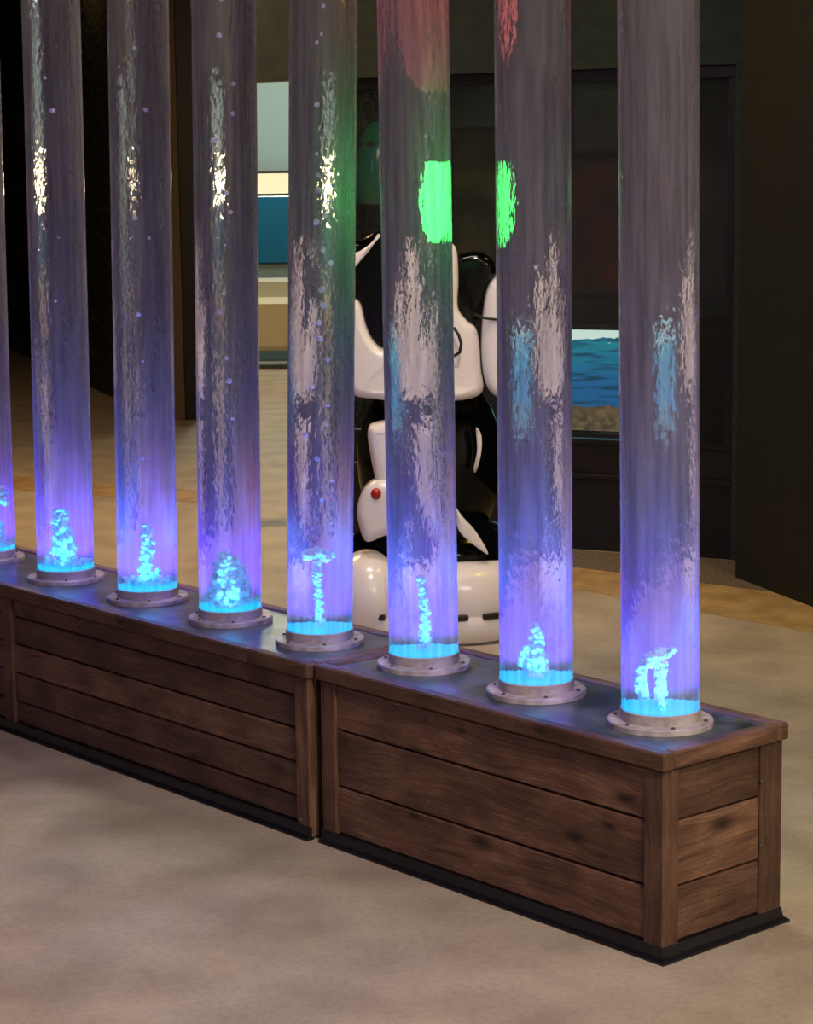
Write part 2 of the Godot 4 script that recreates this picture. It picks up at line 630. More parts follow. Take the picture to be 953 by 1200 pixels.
func build_facade() -> void:
	var o := struct("wall_shopfront", Vector3(1.402, 0, -9.1), -FRONT_YAW)
	slab("header", o, Vector3(-2.66, 2.11, -0.12), Vector3(0.5, 3.6, 0.0), M.olive)
	slab("pier", o, Vector3(0.0, 0.0, -0.12), Vector3(0.5, 2.11, 0.0), M.olive)
	slab("pier", o, Vector3(-2.08, 0.0, -0.12), Vector3(-1.95, 2.11, 0.0), M.olive)
	slab("pier", o, Vector3(-2.66, 0.0, -0.12), Vector3(-2.44, 2.11, 0.0), M.olive)
	slab("kickplate", o, Vector3(-1.95, 0.0, -0.10), Vector3(0.0, 0.335, -0.02), M.black)
	slab("sill_panel", o, Vector3(-1.95, 0.335, -0.11), Vector3(0.0, 0.475, -0.03), M.frame)
	slab("sill_ledge", o, Vector3(-1.95, 0.325, -0.10), Vector3(0.0, 0.345, 0.0), M.frame)
	slab("side_panel", o, Vector3(-0.27, 0.475, -0.11), Vector3(0.0, 1.05, -0.03), M.pier)
	# room behind the glass
	slab("display_floor", o, Vector3(-1.95, 0.30, -0.8), Vector3(0.0, 0.34, -0.11), M.black)
	slab("display_back", o, Vector3(-2.0, 0.3, -0.86), Vector3(0.1, 2.4, -0.8), M.black)
	slab("display_side", o, Vector3(-2.0, 0.3, -0.8), Vector3(-1.95, 2.4, -0.12), M.black_wall)
	slab("display_side", o, Vector3(0.05, 0.3, -0.8), Vector3(0.1, 2.4, -0.12), M.black_wall)
	slab("display_roof", o, Vector3(-2.0, 2.36, -0.8), Vector3(0.1, 2.4, -0.12), M.black)
	# glazing
	var w := struct("window_1", Vector3(1.402, 0, -9.1), -FRONT_YAW)
	for e in [[Vector3(-1.95, 2.06, -0.08), Vector3(0, 2.11, -0.02)], [Vector3(-1.95, 0.475, -0.08), Vector3(0, 0.50, -0.02)], [Vector3(-1.95, 0.5, -0.08), Vector3(-1.91, 2.06, -0.02)], [Vector3(-0.04, 0.5, -0.08), Vector3(0, 2.06, -0.02)], [Vector3(-0.99, 0.5, -0.08), Vector3(-0.96, 2.06, -0.02)]]:
		slab("frame_bar", w, e[0], e[1], M.frame)
	slab("pane", w, Vector3(-1.91, 0.5, -0.053), Vector3(-0.99, 2.06, -0.047), M.pane, 0.0005)
	slab("pane", w, Vector3(-0.96, 0.5, -0.053), Vector3(-0.04, 2.06, -0.047), M.pane, 0.0005)

	# a screen showing a beach: flat print of sky, sea and sand
	var im := Image.create(256, 256, false, Image.FORMAT_RGB8)
	var n := noise(0.02, 9, 4)
	for y in 256:
		for x in 256:
			var v := y / 255.0 + n.get_noise_2d(x * 0.6, y * 2.0) * 0.06
			var c := Color(0.80, 0.90, 0.86)
			if v > 0.10:
				c = Color(0.10, 0.50, 0.56).lerp(Color(0.09, 0.36, 0.56), clampf((v - 0.1) / 0.45, 0, 1))
				c = c.lerp(Color(0.03, 0.24, 0.32), clampf(n.get_noise_2d(x * 0.5 + 300, y * 3.0) * 1.6, 0, 1))
			if v > 0.76:
				c = Color(0.42, 0.36, 0.25).lerp(Color(0.24, 0.22, 0.17), clampf(n.get_noise_2d(x * 2.0, y * 2.0) + 0.4, 0, 1))
			im.set_pixel(x, y, c)
	var pic := std(Color(0.05, 0.05, 0.05), 0.3)
	pic.emission_enabled = true
	pic.emission = Color(1, 1, 1)
	pic.emission_operator = BaseMaterial3D.EMISSION_OP_MULTIPLY
	pic.emission_texture = ImageTexture.create_from_image(im)
	pic.emission_energy_multiplier = 0.9
	var basis := Basis(Vector3.UP, -FRONT_YAW)
	var at := Vector3(1.402, 0, -9.1) + basis * Vector3(-0.66, 0.47, -0.50)
	var s := thing("display_screen", "lit screen with a blue sea and sand picture behind the dark shop window", "screen", at, -FRONT_YAW)
	part("housing", cbox(Vector3(0.70, 0.52, 0.05), 0.004), M.black, s, Vector3(0, 0.24, -0.03))
	var q := QuadMesh.new()
	q.size = Vector2(0.66, 0.47)
	part("picture", q, pic, s, Vector3(0, 0.245, 0.0))
	part("foot", cbox(Vector3(0.26, 0.17, 0.14), 0.004), M.black, s, Vector3(0, -0.08, -0.03))
	var sl := AreaLight3D.new()
	sl.name = "screen_light"
	sl.area_size = Vector2(0.66, 0.47)
	sl.light_color = Color(0.25, 0.62, 0.72)
	sl.light_energy = 0.06
	sl.area_range = 20.0
	sl.shadow_enabled = true
	sl.position = Vector3(0, 0.245, 0.01)
	sl.rotation = Vector3(0, PI, 0)
	s.add_child(sl)

	# dim boards hung on the back of the display
	var boards := [
		[-1.50, 1.50, 0.34, 0.78, [[0.2, Color(0.10, 0.11, 0.05)], [0.55, Color(0.20, 0.20, 0.08)], [0.85, Color(0.30, 0.28, 0.10)]], "dim olive and brown board hanging behind the shop window"],
		[-1.50, 2.02, 0.38, 0.28, [[0.2, Color(0.15, 0.17, 0.18)], [0.8, Color(0.24, 0.26, 0.27)]], "grey board hanging above the olive board behind the window"],
		[-0.90, 1.42, 0.42, 0.62, [[0.2, Color(0.10, 0.015, 0.03)], [0.8, Color(0.26, 0.03, 0.07)]], "dark crimson board standing in for a red reflection above the lit sea screen"],  # a red reflection in the pane, put in as a coloured board
		[-0.84, 1.92, 0.40, 0.30, [[0.2, Color(0.14, 0.12, 0.15)], [0.8, Color(0.21, 0.19, 0.21)]], "dull grey board hanging above the dark crimson board"],
	]
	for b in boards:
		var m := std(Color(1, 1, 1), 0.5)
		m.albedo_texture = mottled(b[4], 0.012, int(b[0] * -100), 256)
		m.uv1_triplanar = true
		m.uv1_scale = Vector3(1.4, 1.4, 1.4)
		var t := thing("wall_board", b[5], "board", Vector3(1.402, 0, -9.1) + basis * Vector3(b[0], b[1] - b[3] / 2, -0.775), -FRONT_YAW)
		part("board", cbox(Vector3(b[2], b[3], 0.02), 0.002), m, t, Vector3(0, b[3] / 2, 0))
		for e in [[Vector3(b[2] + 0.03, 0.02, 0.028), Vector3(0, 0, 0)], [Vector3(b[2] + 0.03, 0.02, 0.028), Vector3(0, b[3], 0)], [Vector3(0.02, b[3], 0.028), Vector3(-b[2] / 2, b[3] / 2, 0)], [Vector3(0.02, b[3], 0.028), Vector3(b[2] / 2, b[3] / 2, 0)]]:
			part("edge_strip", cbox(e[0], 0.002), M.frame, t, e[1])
	# green dome standing on a black plinth in the display
	var d := thing("dome_display", "dark green glossy dome with black spots on a black column behind the window", "display", Vector3(1.402, 0.34, -9.1) + basis * Vector3(-1.80, 0, -0.22), -FRONT_YAW)
	part("column", turned([Vector2(0, 0), Vector2(0.09, 0), Vector2(0.085, 1.22), Vector2(0, 1.22)], 32), M.black_gloss, d)
	var gm := std(Color(0.10, 0.42, 0.30), 0.2)
	part("dome", lathe([Vector2(0.0, 1.20), Vector2(0.118, 1.20), Vector2(0.124, 1.30), Vector2(0.118, 1.40), Vector2(0.10, 1.48), Vector2(0.068, 1.545), Vector2(0.03, 1.578), Vector2(0.0, 1.585)], 40), gm, d)
	for a in [0.15, 0.75, 1.6, -0.5]:
		var sp := part("spot", ball(Vector3(0.022, 0.011, 0.012), 16, 8), M.black, d, Vector3(sin(a) * 0.100, 1.475, cos(a) * 0.100))
		sp.rotation = Vector3(0, a, 0)
	# lamp added to light the dome and boards faintly; no such fitting is visible
	var lp := thing("added_display_lamp", "small greenish fill lamp added under the roof of the shop display", "lamp", Vector3(1.402, 2.30, -9.1) + basis * Vector3(-1.2, 0, -0.3), -FRONT_YAW)
	part("housing", cbox(Vector3(0.34, 0.05, 0.12), 0.004), M.frame, lp, Vector3(0, 0.032, 0))
	part("diffuser", cbox(Vector3(0.30, 0.01, 0.09), 0.002), glow(Color(0.7, 1.0, 0.8), 2.0), lp, Vector3(0, 0.004, 0))
	var al := AreaLight3D.new()
	al.name = "added_display_lamp_light"
	al.area_size = Vector2(0.30, 0.09)
	al.light_color = Color(0.7, 1.0, 0.8)
	al.light_energy = 0.05
	al.area_range = 20.0
	al.shadow_enabled = true
	al.position = Vector3(0, -0.004, 0)
	al.rotation = Vector3(-PI / 2, 0, 0)
	lp.add_child(al)


func build_far_left() -> void:
	# black speckled wall running back along the passage
	var a := Vector3(-1.72, 0, -15.3)
	var b := Vector3(-4.6, 0, -23.9)
	var d := (b - a).normalized()
	var w := struct("wall_passage", a, atan2(-d.z, d.x))
	slab("wall_panel", w, Vector3(0, 0, -0.1), Vector3((b - a).length(), 3.6, 0.0), M.black_wall)
	var p := struct("trim_1", Vector3(-1.60, 0, -15.05))
	var post := std(Color(0.36, 0.31, 0.19), 0.6)
	slab("post", p, Vector3(-0.045, 0, -0.05), Vector3(0.045, 3.6, 0.05), post)
	slab("post_edge", p, Vector3(0.045, 0, -0.05), Vector3(0.16, 3.6, 0.03), M.black)
	# seen through the doorway: a pale wall, a lit strip, a teal counter and a cream bench
	var fw := struct("wall_doorway", Vector3(-1.25, 0, -20.6))
	var grey := std(Color(0.60, 0.66, 0.64), 0.7)
	slab("pale_wall", fw, Vector3(-0.55, 0, -0.1), Vector3(1.6, 3.6, 0.0), grey)
	var s := thing("light_strip", "cream lit strip on the pale wall seen through the doorway", "lamp", Vector3(-1.2, 1.55, -20.55))
	part("housing", cbox(Vector3(0.9, 0.24, 0.06), 0.004), M.frame, s, Vector3(0, 0.1, 0))
	part("diffuser", cbox(Vector3(0.86, 0.19, 0.02), 0.002), glow(Color(1.0, 0.93, 0.72), 0.95), s, Vector3(0, 0.1, 0.035))
	var l := AreaLight3D.new()
	l.name = "light_strip_light"
	l.area_size = Vector2(0.86, 0.19)
	l.light_color = Color(1.0, 0.93, 0.72)
	l.light_energy = 2.5
	l.area_range = 20.0
	l.shadow_enabled = true
	l.position = Vector3(0, 0.1, 0.06)
	l.rotation = Vector3(0, PI, 0)
	s.add_child(l)
	var c := thing("counter", "teal counter standing below the cream lit strip", "counter", Vector3(-1.2, 0, -20.25))
	part("counter_front", cbox(Vector3(1.0, 0.62, 0.4), 0.01), std(Color(0.03, 0.40, 0.55), 0.4), c, Vector3(0, 1.22, 0))
	part("counter_base", cbox(Vector3(0.96, 0.92, 0.36), 0.01), std(Color(0.46, 0.55, 0.54), 0.5), c, Vector3(0, 0.46, 0))
	var bn := thing("bench", "cream padded bench standing in front of the teal counter", "bench", Vector3(-1.2, 0, -19.3))
	part("seat", cbox(Vector3(0.9, 0.46, 0.5), 0.04), std(Color(0.78, 0.75, 0.64), 0.6), bn, Vector3(0, 0.40, 0))
	part("backrest", cbox(Vector3(0.9, 0.20, 0.14), 0.03), std(Color(0.70, 0.70, 0.64), 0.6), bn, Vector3(0, 0.70, -0.2))
	for sx in [-0.38, 0.38]:
		for sz in [-0.2, 0.2]:
			part("leg", cbox(Vector3(0.05, 0.18, 0.05), 0.004), M.black, bn, Vector3(sx, 0.09, sz))


# ------------------------------------------------------------------ wooden plinths
const BOX_H := 0.455


# a board of given length lies along local x; returned mesh is shared
func board(called: String, parent: Node, length: float, high: float, thick: float, mat: Material, at: Vector3, rot := Vector3.ZERO, bev := 0.004) -> MeshInstance3D:
	return part(called, cbox(Vector3(length, high, thick), bev), mat, parent, at, rot)


# one side of the rubber base: flares out at the floor; runs along x, outside is +z
func rubber_mesh(length: float, mitre_l: float, mitre_r: float) -> Mesh:
	var prof := [Vector2(-0.012, 0.0), Vector2(0.014, 0.0), Vector2(0.014, 0.005), Vector2(0.004, 0.012), Vector2(0.0, 0.034), Vector2(-0.012, 0.034)]
	var st := SurfaceTool.new()
	st.begin(Mesh.PRIMITIVE_TRIANGLES)
	st.set_smooth_group(-1)
	var e0 := []
	var e1 := []
	for p in prof:
		e0.append(Vector3(-length / 2 - p.x * mitre_l, p.y, p.x))
		e1.append(Vector3(length / 2 + p.x * mitre_r, p.y, p.x))
	var mid := Vector3(0, 0.015, -0.002)
	for i in prof.size():
		var j := (i + 1) % prof.size()
		var o: Vector3 = (e0[i] + e0[j] + e1[i] + e1[j]) / 4 - mid
		o.x = 0
		tri(st, e0[i], e1[i], e1[j], o)
		tri(st, e0[i], e1[j], e0[j], o)
	for i in range(1, prof.size() - 1):
		tri(st, e0[0], e0[i], e0[i + 1], Vector3.LEFT)
		tri(st, e1[0], e1[i], e1[i + 1], Vector3.RIGHT)
	st.generate_normals()
	return st.commit()


func pick(picture: int, place: int, woods: Array) -> int:
	return (picture % 3) * 3 + place % 3


func plinth(called: String, label: String, corner: Vector3, yaw: float, length: float, deep: float, joints: Array, stiles: Array, woods: Array, dark: bool) -> Node3D:
	# corner: front right corner of the cap on the floor; the node stands at the middle of the footprint
	var b := Basis(Vector3.UP, -yaw)
	var o := thing(called, label, "plinth", corner + b * Vector3(-length / 2, 0, -deep / 2), -yaw)
	var L := length / 2
	var D := deep / 2
	var h := BOX_H
	var cap_t := 0.038
	var inset := 0.009
	# dark core so that no light passes between the boards
	part("core", cbox(Vector3(length - 0.08, h - 0.05, deep - 0.08), 0.002), M.black, o, Vector3(0, (h - 0.05) / 2 + 0.002, 0))
	var k := 0
	var fz := D - inset
	var ex := L - inset
	# boards of the four sides between the stiles
	for i in joints.size() - 1:
		var lo: float = joints[i]
		var hi: float = joints[i + 1] - 0.004
		var y := (lo + hi) / 2
		var hh := hi - lo
		for j in stiles.size() - 1:
			var x0: float = stiles[j]
			var x1: float = stiles[j + 1]
			board("board", o, x1 - x0 - 0.004, hh, 0.02, woods[pick(i + j, i * 2 + j, woods)], Vector3((x0 + x1) / 2, y, fz - 0.018 - 0.0015 * ((k * 5) % 3)), Vector3(0, 0, PI * (i % 2)))
			board("board", o, x1 - x0 - 0.004, hh, 0.02, woods[(k * 3 + j + 1) % woods.size()], Vector3((x0 + x1) / 2, y, -fz + 0.018), Vector3(0, PI, 0))
			k += 1
		for s in [-1, 1]:
			board("board", o, deep - inset * 2 - 0.05, hh, 0.02, woods[pick(i + 1 + s, i + 2, woods)], Vector3(s * (ex - 0.018), y, 0), Vector3(0, s * PI / 2, PI * ((i + 1) % 2)))
			k += 1
	# stiles: a wide one on the long faces, a narrow one round the corner
	var sh := h - cap_t - 0.004
	var sy := sh / 2 + 0.004
	var up := Vector3(0, 0, PI / 2)
	for j in stiles.size():
		var x: float = stiles[j]
		var wide := 0.058
		if j == 0:
			x = -ex + wide / 2
		elif j == stiles.size() - 1:
			x = ex - wide / 2
		for s in [-1, 1]:
			board("stile", o, sh, wide, 0.022, woods[(j * 3 + 2 + s) % woods.size()], Vector3(x, sy, s * (fz - 0.011)), up)
	for sx in [-1, 1]:
		for sz in [-1, 1]:
			board("corner_strip", o, sh, 0.028 if sz > 0 else 0.05, 0.022, woods[(4 + sx + sz) % woods.size()], Vector3(sx * (ex - 0.011), sy, sz * (fz - 0.022 - (0.014 if sz > 0 else 0.025))), Vector3(0, PI / 2, PI / 2))
	# cap: four rails round a slate panel
	var rw := 0.034
	var cy := h - cap_t / 2
	board("cap_rail", o, length, cap_t, rw, woods[1], Vector3(0, cy, D - rw / 2))
	board("cap_rail", o, length, cap_t, rw, woods[2], Vector3(0, cy, -D + rw / 2))
	board("cap_rail", o, deep - rw * 2 - 0.002, cap_t, rw, woods[0], Vector3(L - rw / 2, cy, 0), Vector3(0, PI / 2, 0))
	board("cap_rail", o, deep - rw * 2 - 0.002, cap_t, rw, woods[3], Vector3(-L + rw / 2, cy, 0), Vector3(0, PI / 2, 0))
	tag(part("slate_panel", cbox(Vector3(length - rw * 2 - 0.003, 0.012, deep - rw * 2 - 0.003), 0.001), M.slate, o, Vector3(0, h - 0.011, 0)), "dark blue-grey slate top panel")
	# rubber base
	part("rubber_base", rubber_mesh(length - inset * 2, 1 if dark else 0, 0 if dark else 1), M.rubber, o, Vector3(0, 0, fz))
	part("rubber_base", rubber_mesh(length - inset * 2, 0 if dark else 1, 1 if dark else 0), M.rubber, o, Vector3(0, 0, -fz), Vector3(0, PI, 0))
	if dark:
		part("rubber_base", rubber_mesh(deep - inset * 2, 1, 1), M.rubber, o, Vector3(-ex, 0, 0), Vector3(0, -PI / 2, 0))
	else:
		part("rubber_base", rubber_mesh(deep - inset * 2, 1, 1), M.rubber, o, Vector3(ex, 0, 0), Vector3(0, PI / 2, 0))
	return o


func build_boxes() -> void:
	var b := plinth("wooden_plinth", "short brown plank plinth with three boards high sides carrying three tubes", Vector3(0.5276, 0, -4.2851), 0.8622, 1.170, 0.4032,
		[0.034, 0.156, 0.300, 0.416], [-0.552, 0.552], M.wood, false)
	# two screw heads on the end
	for y in [0.19, 0.335]:
		part("screw_head", ball(Vector3(0.004, 0.004, 0.003), 10, 6), M.bolt, b, Vector3(0.576, y, -0.12), Vector3(0, PI / 2, 0))
	var a := plinth("wooden_plinth", "long brown plank plinth with five narrow boards high sides carrying five tubes", Vector3(-0.2519, 0, -5.170), 0.8643, 2.12, 0.4032,
		[0.034, 0.101, 0.190, 0.277, 0.362, 0.418], [-1.03, -0.43, 1.03], M.wood, true)
	part("screw_head", ball(Vector3(0.006, 0.006, 0.004), 10, 6), M.bolt, a, Vector3(1.01, 0.045, 0.192))


# ------------------------------------------------------------------ bubble tubes
const R := 0.0855
const TUBE_H := 2.35


func column_mesh() -> Mesh:
	# a solid round column with uv: once round in u, 1 per 1.5 m in v
	var st := SurfaceTool.new()
	st.begin(Mesh.PRIMITIVE_TRIANGLES)
	var seg := 96
	var rows := 24
	for j in rows:
		for k in seg:
			var v := []
			for d in [[k, j], [k, j + 1], [k + 1, j + 1], [k + 1, j]]:
				var a: float = TAU * d[0] / seg
				v.append([Vector3(cos(a), 0, sin(a)), TUBE_H * d[1] / rows, Vector2(float(d[0]) / seg, TUBE_H * d[1] / rows / 1.5)])
			for i in [0, 2, 1, 0, 3, 2]:
				st.set_normal(v[i][0])
				st.set_uv(v[i][2])
				st.add_vertex(v[i][0] * R + Vector3(0, v[i][1], 0))
	for e in [0, 1]:
		for k in seg:
			var a := TAU * k / seg
			var c := TAU * (k + 1) / seg
			var y: float = TUBE_H * e
			var t := [Vector3(0, y, 0), Vector3(cos(a) * R, y, sin(a) * R), Vector3(cos(c) * R, y, sin(c) * R)]
			if e == 0:
				t.reverse()
			for p in t:
				st.set_normal(Vector3(0, -1 if e == 0 else 1, 0))
				st.set_uv(Vector2(0.5, 0.5))
				st.add_vertex(p)
	return st.commit()


# foam: many small bubbles along strokes; a stroke is [points, radii, how many, bubble size]
func plume_mesh(strokes: Array, seed_: int) -> Mesh:
	var r := RandomNumberGenerator.new()
	r.seed = seed_
	var st := SurfaceTool.new()
	st.begin(Mesh.PRIMITIVE_TRIANGLES)
	var unit := ball(Vector3.ONE, 8, 6)
	for s in strokes:
		var pts: Array = s[0]
		var rad: Array = s[1]
		for i in s[2]:
			var t: float = float(i) / s[2] * (pts.size() - 1)
			var k := mini(int(t), pts.size() - 2)
			var f := t - k
			var c: Vector3 = pts[k].lerp(pts[k + 1], f)
			var w: float = lerpf(rad[k], rad[k + 1], f)
			var off := Vector3(r.randfn(), r.randfn(), r.randfn()).limit_length(1.6) * w * 0.6
			var z: float = s[3] * r.randf_range(0.55, 1.25)
			var b := Basis(Vector3(1, r.randf(), r.randf()).normalized(), r.randf() * 6.0).scaled(Vector3(z, z * r.randf_range(0.9, 1.5), z))
			var at := c + off
			at.y = maxf(at.y, z * 0.6)
			st.append_from(unit, 0, Transform3D(b, at))
	return st.commit()


func build_tubes() -> void:
	var column := column_mesh()
	var flange := turned([Vector2(0, 0), Vector2(0.1165, 0), Vector2(0.1165, 0.011), Vector2(0.114, 0.0135), Vector2(0.093, 0.0135), Vector2(0.0, 0.0135)], 64)
	var collar := turned([Vector2(0.0, 0.0135), Vector2(0.0885, 0.0135), Vector2(0.0885, 0.036), Vector2(0.0865, 0.038), Vector2(0.0862, 0.0345), Vector2(0.0, 0.0345)], 64)
	var disc := turned([Vector2(0.0, 0.0345), Vector2(0.083, 0.0345), Vector2(0.083, 0.0410), Vector2(0.0, 0.0410)], 64)
	var bolt := turned([Vector2(0, 0.0), Vector2(0.0045, 0.0), Vector2(0.0045, 0.003), Vector2(0.003, 0.0042), Vector2(0, 0.0042)], 12)
	var cap := turned([Vector2(0, -0.06), Vector2(0.095, -0.06), Vector2(0.095, 0.04), Vector2(0.088, 0.05), Vector2(0, 0.05)], 48)
	var bub := ball(Vector3.ONE, 14, 10)
	var V := func(x, y, z = 0.0): return Vector3(x, y, z)
	# along each plinth, lean, words, strokes of foam
	var A := Vector3(-0.2519, 0, -5.170)
	var ay := 0.8643
	var B := Vector3(0.5276, 0, -4.2851)
	var by := 0.8622
	var ring := [[V.call(-0.07, 0.004, 0.03), V.call(0.0, 0.004, 0.075), V.call(0.07, 0.004, 0.03)], [0.012, 0.012, 0.012], 30, 0.006]
	var base_foam := [[V.call(-0.058, 0.006, -0.02), V.call(0.0, 0.010, 0.0), V.call(0.058, 0.006, -0.02)], [0.014, 0.022, 0.014], 80, 0.006]
	var specs := [
		[A, ay, 1.925, 0.010, "bubble tube with tall round foam head at the far end of the long plinth",
			[[[V.call(0, 0), V.call(0.02, 0.06), V.call(-0.01, 0.12), V.call(0.02, 0.16)], [0.045, 0.032, 0.03, 0.045], 230, 0.010], base_foam, [[V.call(-0.04, 0.17), V.call(0.05, 0.17)], [0.022, 0.022], 60, 0.010]]],
		[A, ay, 1.452, 0.010, "bubble tube with tall cone of foam, next to the far end of long plinth",
			[[[V.call(0.0, 0), V.call(0.0, 0.06), V.call(-0.008, 0.11), V.call(-0.012, 0.145)], [0.055, 0.032, 0.022, 0.018], 260, 0.0075], base_foam, [[V.call(-0.012, 0.14), V.call(-0.005, 0.165)], [0.016, 0.018], 40, 0.007]]],
		[A, ay, 1.006, 0.014, "bubble tube with a slim knobbly foam jet at the middle of the long plinth",
			[[[V.call(0.0, 0), V.call(-0.002, 0.06), V.call(0.005, 0.12), V.call(0.0, 0.175)], [0.018, 0.014, 0.016, 0.010], 130, 0.0065], base_foam, [[V.call(0.015, 0.02), V.call(0.03, 0.05)], [0.012, 0.006], 30, 0.005]]],
		[A, ay, 0.600, 0.014, "bubble tube with a wide mound of foam on the long plinth",
			[[[V.call(0.0, 0), V.call(0.0, 0.05), V.call(0.0, 0.10), V.call(-0.004, 0.13)], [0.050, 0.046, 0.036, 0.018], 400, 0.0085], base_foam]],
		[A, ay, 0.203, 0.024, "bubble tube with a mushroom shaped foam jet and a long string of bubbles",
			[[[V.call(0.0, 0), V.call(0.0, 0.07), V.call(-0.003, 0.125), V.call(0.0, 0.17)], [0.009, 0.007, 0.008, 0.010], 110, 0.0055], [[V.call(-0.030, 0.185), V.call(0.0, 0.195), V.call(0.028, 0.183)], [0.011, 0.014, 0.011], 90, 0.007]]],
		[B, by, 0.9865, -0.006, "bubble tube with thin straight beaded jet, on short plinth next to the long one",
			[[[V.call(0.0, 0), V.call(0.003, 0.08), V.call(0.0, 0.13), V.call(-0.006, 0.185)], [0.012, 0.009, 0.009, 0.007], 150, 0.0058]]],
		[B, by, 0.588, -0.003, "bubble tube with a lumpy pointed foam jet in the middle of the short plinth",
			[[[V.call(0.0, 0), V.call(-0.004, 0.04), V.call(0.002, 0.08), V.call(-0.002, 0.12)], [0.030, 0.022, 0.012, 0.007], 170, 0.0062], [[V.call(-0.03, 0.03), V.call(-0.02, 0.07)], [0.009, 0.006], 30, 0.006]]],
		[B, by, 0.197, -0.009, "bubble tube with a bent foam jet arching over at the corner of the short plinth",
			[[[V.call(0.0, 0), V.call(0.002, 0.05), V.call(0.0, 0.09), V.call(-0.008, 0.115), V.call(0.022, 0.122)], [0.009, 0.009, 0.012, 0.012, 0.006], 170, 0.006],
			[[V.call(-0.012, 0.115), V.call(-0.034, 0.085), V.call(-0.040, 0.05), V.call(-0.032, 0.02)], [0.014, 0.012, 0.014, 0.008], 120, 0.006]]],
	]
	for i in specs.size():
		var s: Array = specs[i]
		var b := Basis(Vector3.UP, -s[1])
		var at: Vector3 = s[0] + b * Vector3(-s[2], BOX_H - 0.0045, -0.2016)
		var t := thing("bubble_tube", s[4], "bubble tube", at, 0.0, "row of blue lit bubble tubes on the plinths")
		tag(part("flange", flange, M.flange, t), "flat grey ring at the foot")
		for k in 6:
			var a := TAU * (k + 0.35) / 6
			part("bolt", bolt, M.bolt, t, Vector3(cos(a) * 0.102, 0.0132, sin(a) * 0.102))
		part("collar", collar, M.flange, t)
		tag(part("led_disc", disc, M.led, t), "glowing cyan disc")
		var lean := Vector3(0, 0, -s[3])
		var foot := Vector3(0, 0.0350, 0)
		tag(part("water_column", column, M.tubes[i % 4], t, foot, lean), "clear tube full of water")
		var foam := part("foam_jet", plume_mesh(s[5], 100 + i), M.foam, t, foot + Vector3(0, 0.008, 0))
		tag(foam, "bright cyan foam", "", "", "stuff")
		part("top_cap", cap, M.black, t, foot + Vector3(sin(s[3]) * TUBE_H, TUBE_H + 0.065, 0), lean)
		# bubbles rising in the water
		var r := RandomNumberGenerator.new()
		r.seed = 500 + i
		var count: int = [4, 4, 8, 14, 30, 0, 0, 0][i]
		var low: float = [0.5, 0.6, 0.35, 0.5, 0.28, 1, 1, 1][i]
		for k in count:
			var y := low + (1.75 - low) * (k + r.randf() * 0.8) / count
			var z := r.randf_range(0.0036, 0.0074)
			var bb := part("bubble", bub, M.bubble, t, foot + Vector3(r.randfn() * 0.012 + sin(s[3]) * y, y, r.randfn() * 0.012 + 0.02))
			bb.scale = Vector3(z, z * 1.1, z)
		# micro bubbles that carry the light
		var fm := FogMaterial.new()
		fm.albedo = Color(0.96, 0.96, 0.97)
		fm.density = 0.22
		var fog := FogVolume.new()
		fog.name = "water_haze"
		fog.shape = RenderingServer.FOG_VOLUME_SHAPE_CYLINDER
		fog.size = Vector3(R * 1.97, TUBE_H - 0.02, R * 1.97)
		fog.material = fm
		fog.position = foot + Vector3(sin(s[3]) * TUBE_H / 2, TUBE_H / 2 + 0.006, 0)
		fog.rotation = lean
		tag(fog, "faint cloud of fine bubbles in the water", "", "", "stuff")
		t.add_child(fog)
		# denser fine bubbles, a cone added to keep the blue glow strong low down
		var cm := FogMaterial.new()
		cm.albedo = Color(0.96, 0.96, 0.97)
		cm.density = 1.0
		var cloud := FogVolume.new()
		cloud.name = "jet_glow_haze"
		cloud.shape = RenderingServer.FOG_VOLUME_SHAPE_CONE
		cloud.size = Vector3(R * 1.95, 0.70, R * 1.95)
		cloud.material = cm
		cloud.position = foot + Vector3(sin(s[3]) * 0.35, 0.357, 0)
		cloud.rotation = lean
		tag(cloud, "cone of fine bubbles added to deepen the blue glow round the jet", "", "", "stuff")
		t.add_child(cloud)
		# the lamp in the foot shines up the tube
		led_lamp(t, foot + Vector3(0, 0.020, 0.055 if i > 3 else 0.064), Color(0.18, 0.64, 1.0), 0.6)
		led_lamp(t, foot + Vector3(0, 0.016, -0.055), Color(0.34, 0.20, 1.0), 1.7)


func led_lamp(t: Node3D, at: Vector3, color: Color, energy: float) -> void:
	var l := SpotLight3D.new()
	l.name = "led_light"
	l.light_color = color
	l.light_energy = energy
	l.light_size = 0.012
	l.spot_angle = 78.0
	l.spot_angle_attenuation = 0.6
	l.spot_range = 20.0
	l.spot_attenuation = 2.0
	l.shadow_enabled = true
	l.position = at
	l.rotation = Vector3(PI / 2, 0, 0)
	t.add_child(l, true)


# ------------------------------------------------------------------ white and black ride
func P(x: float, y: float) -> Vector2:
	return Vector2((x - 497.0) / 322.0, (757.0 - y) / 322.0)


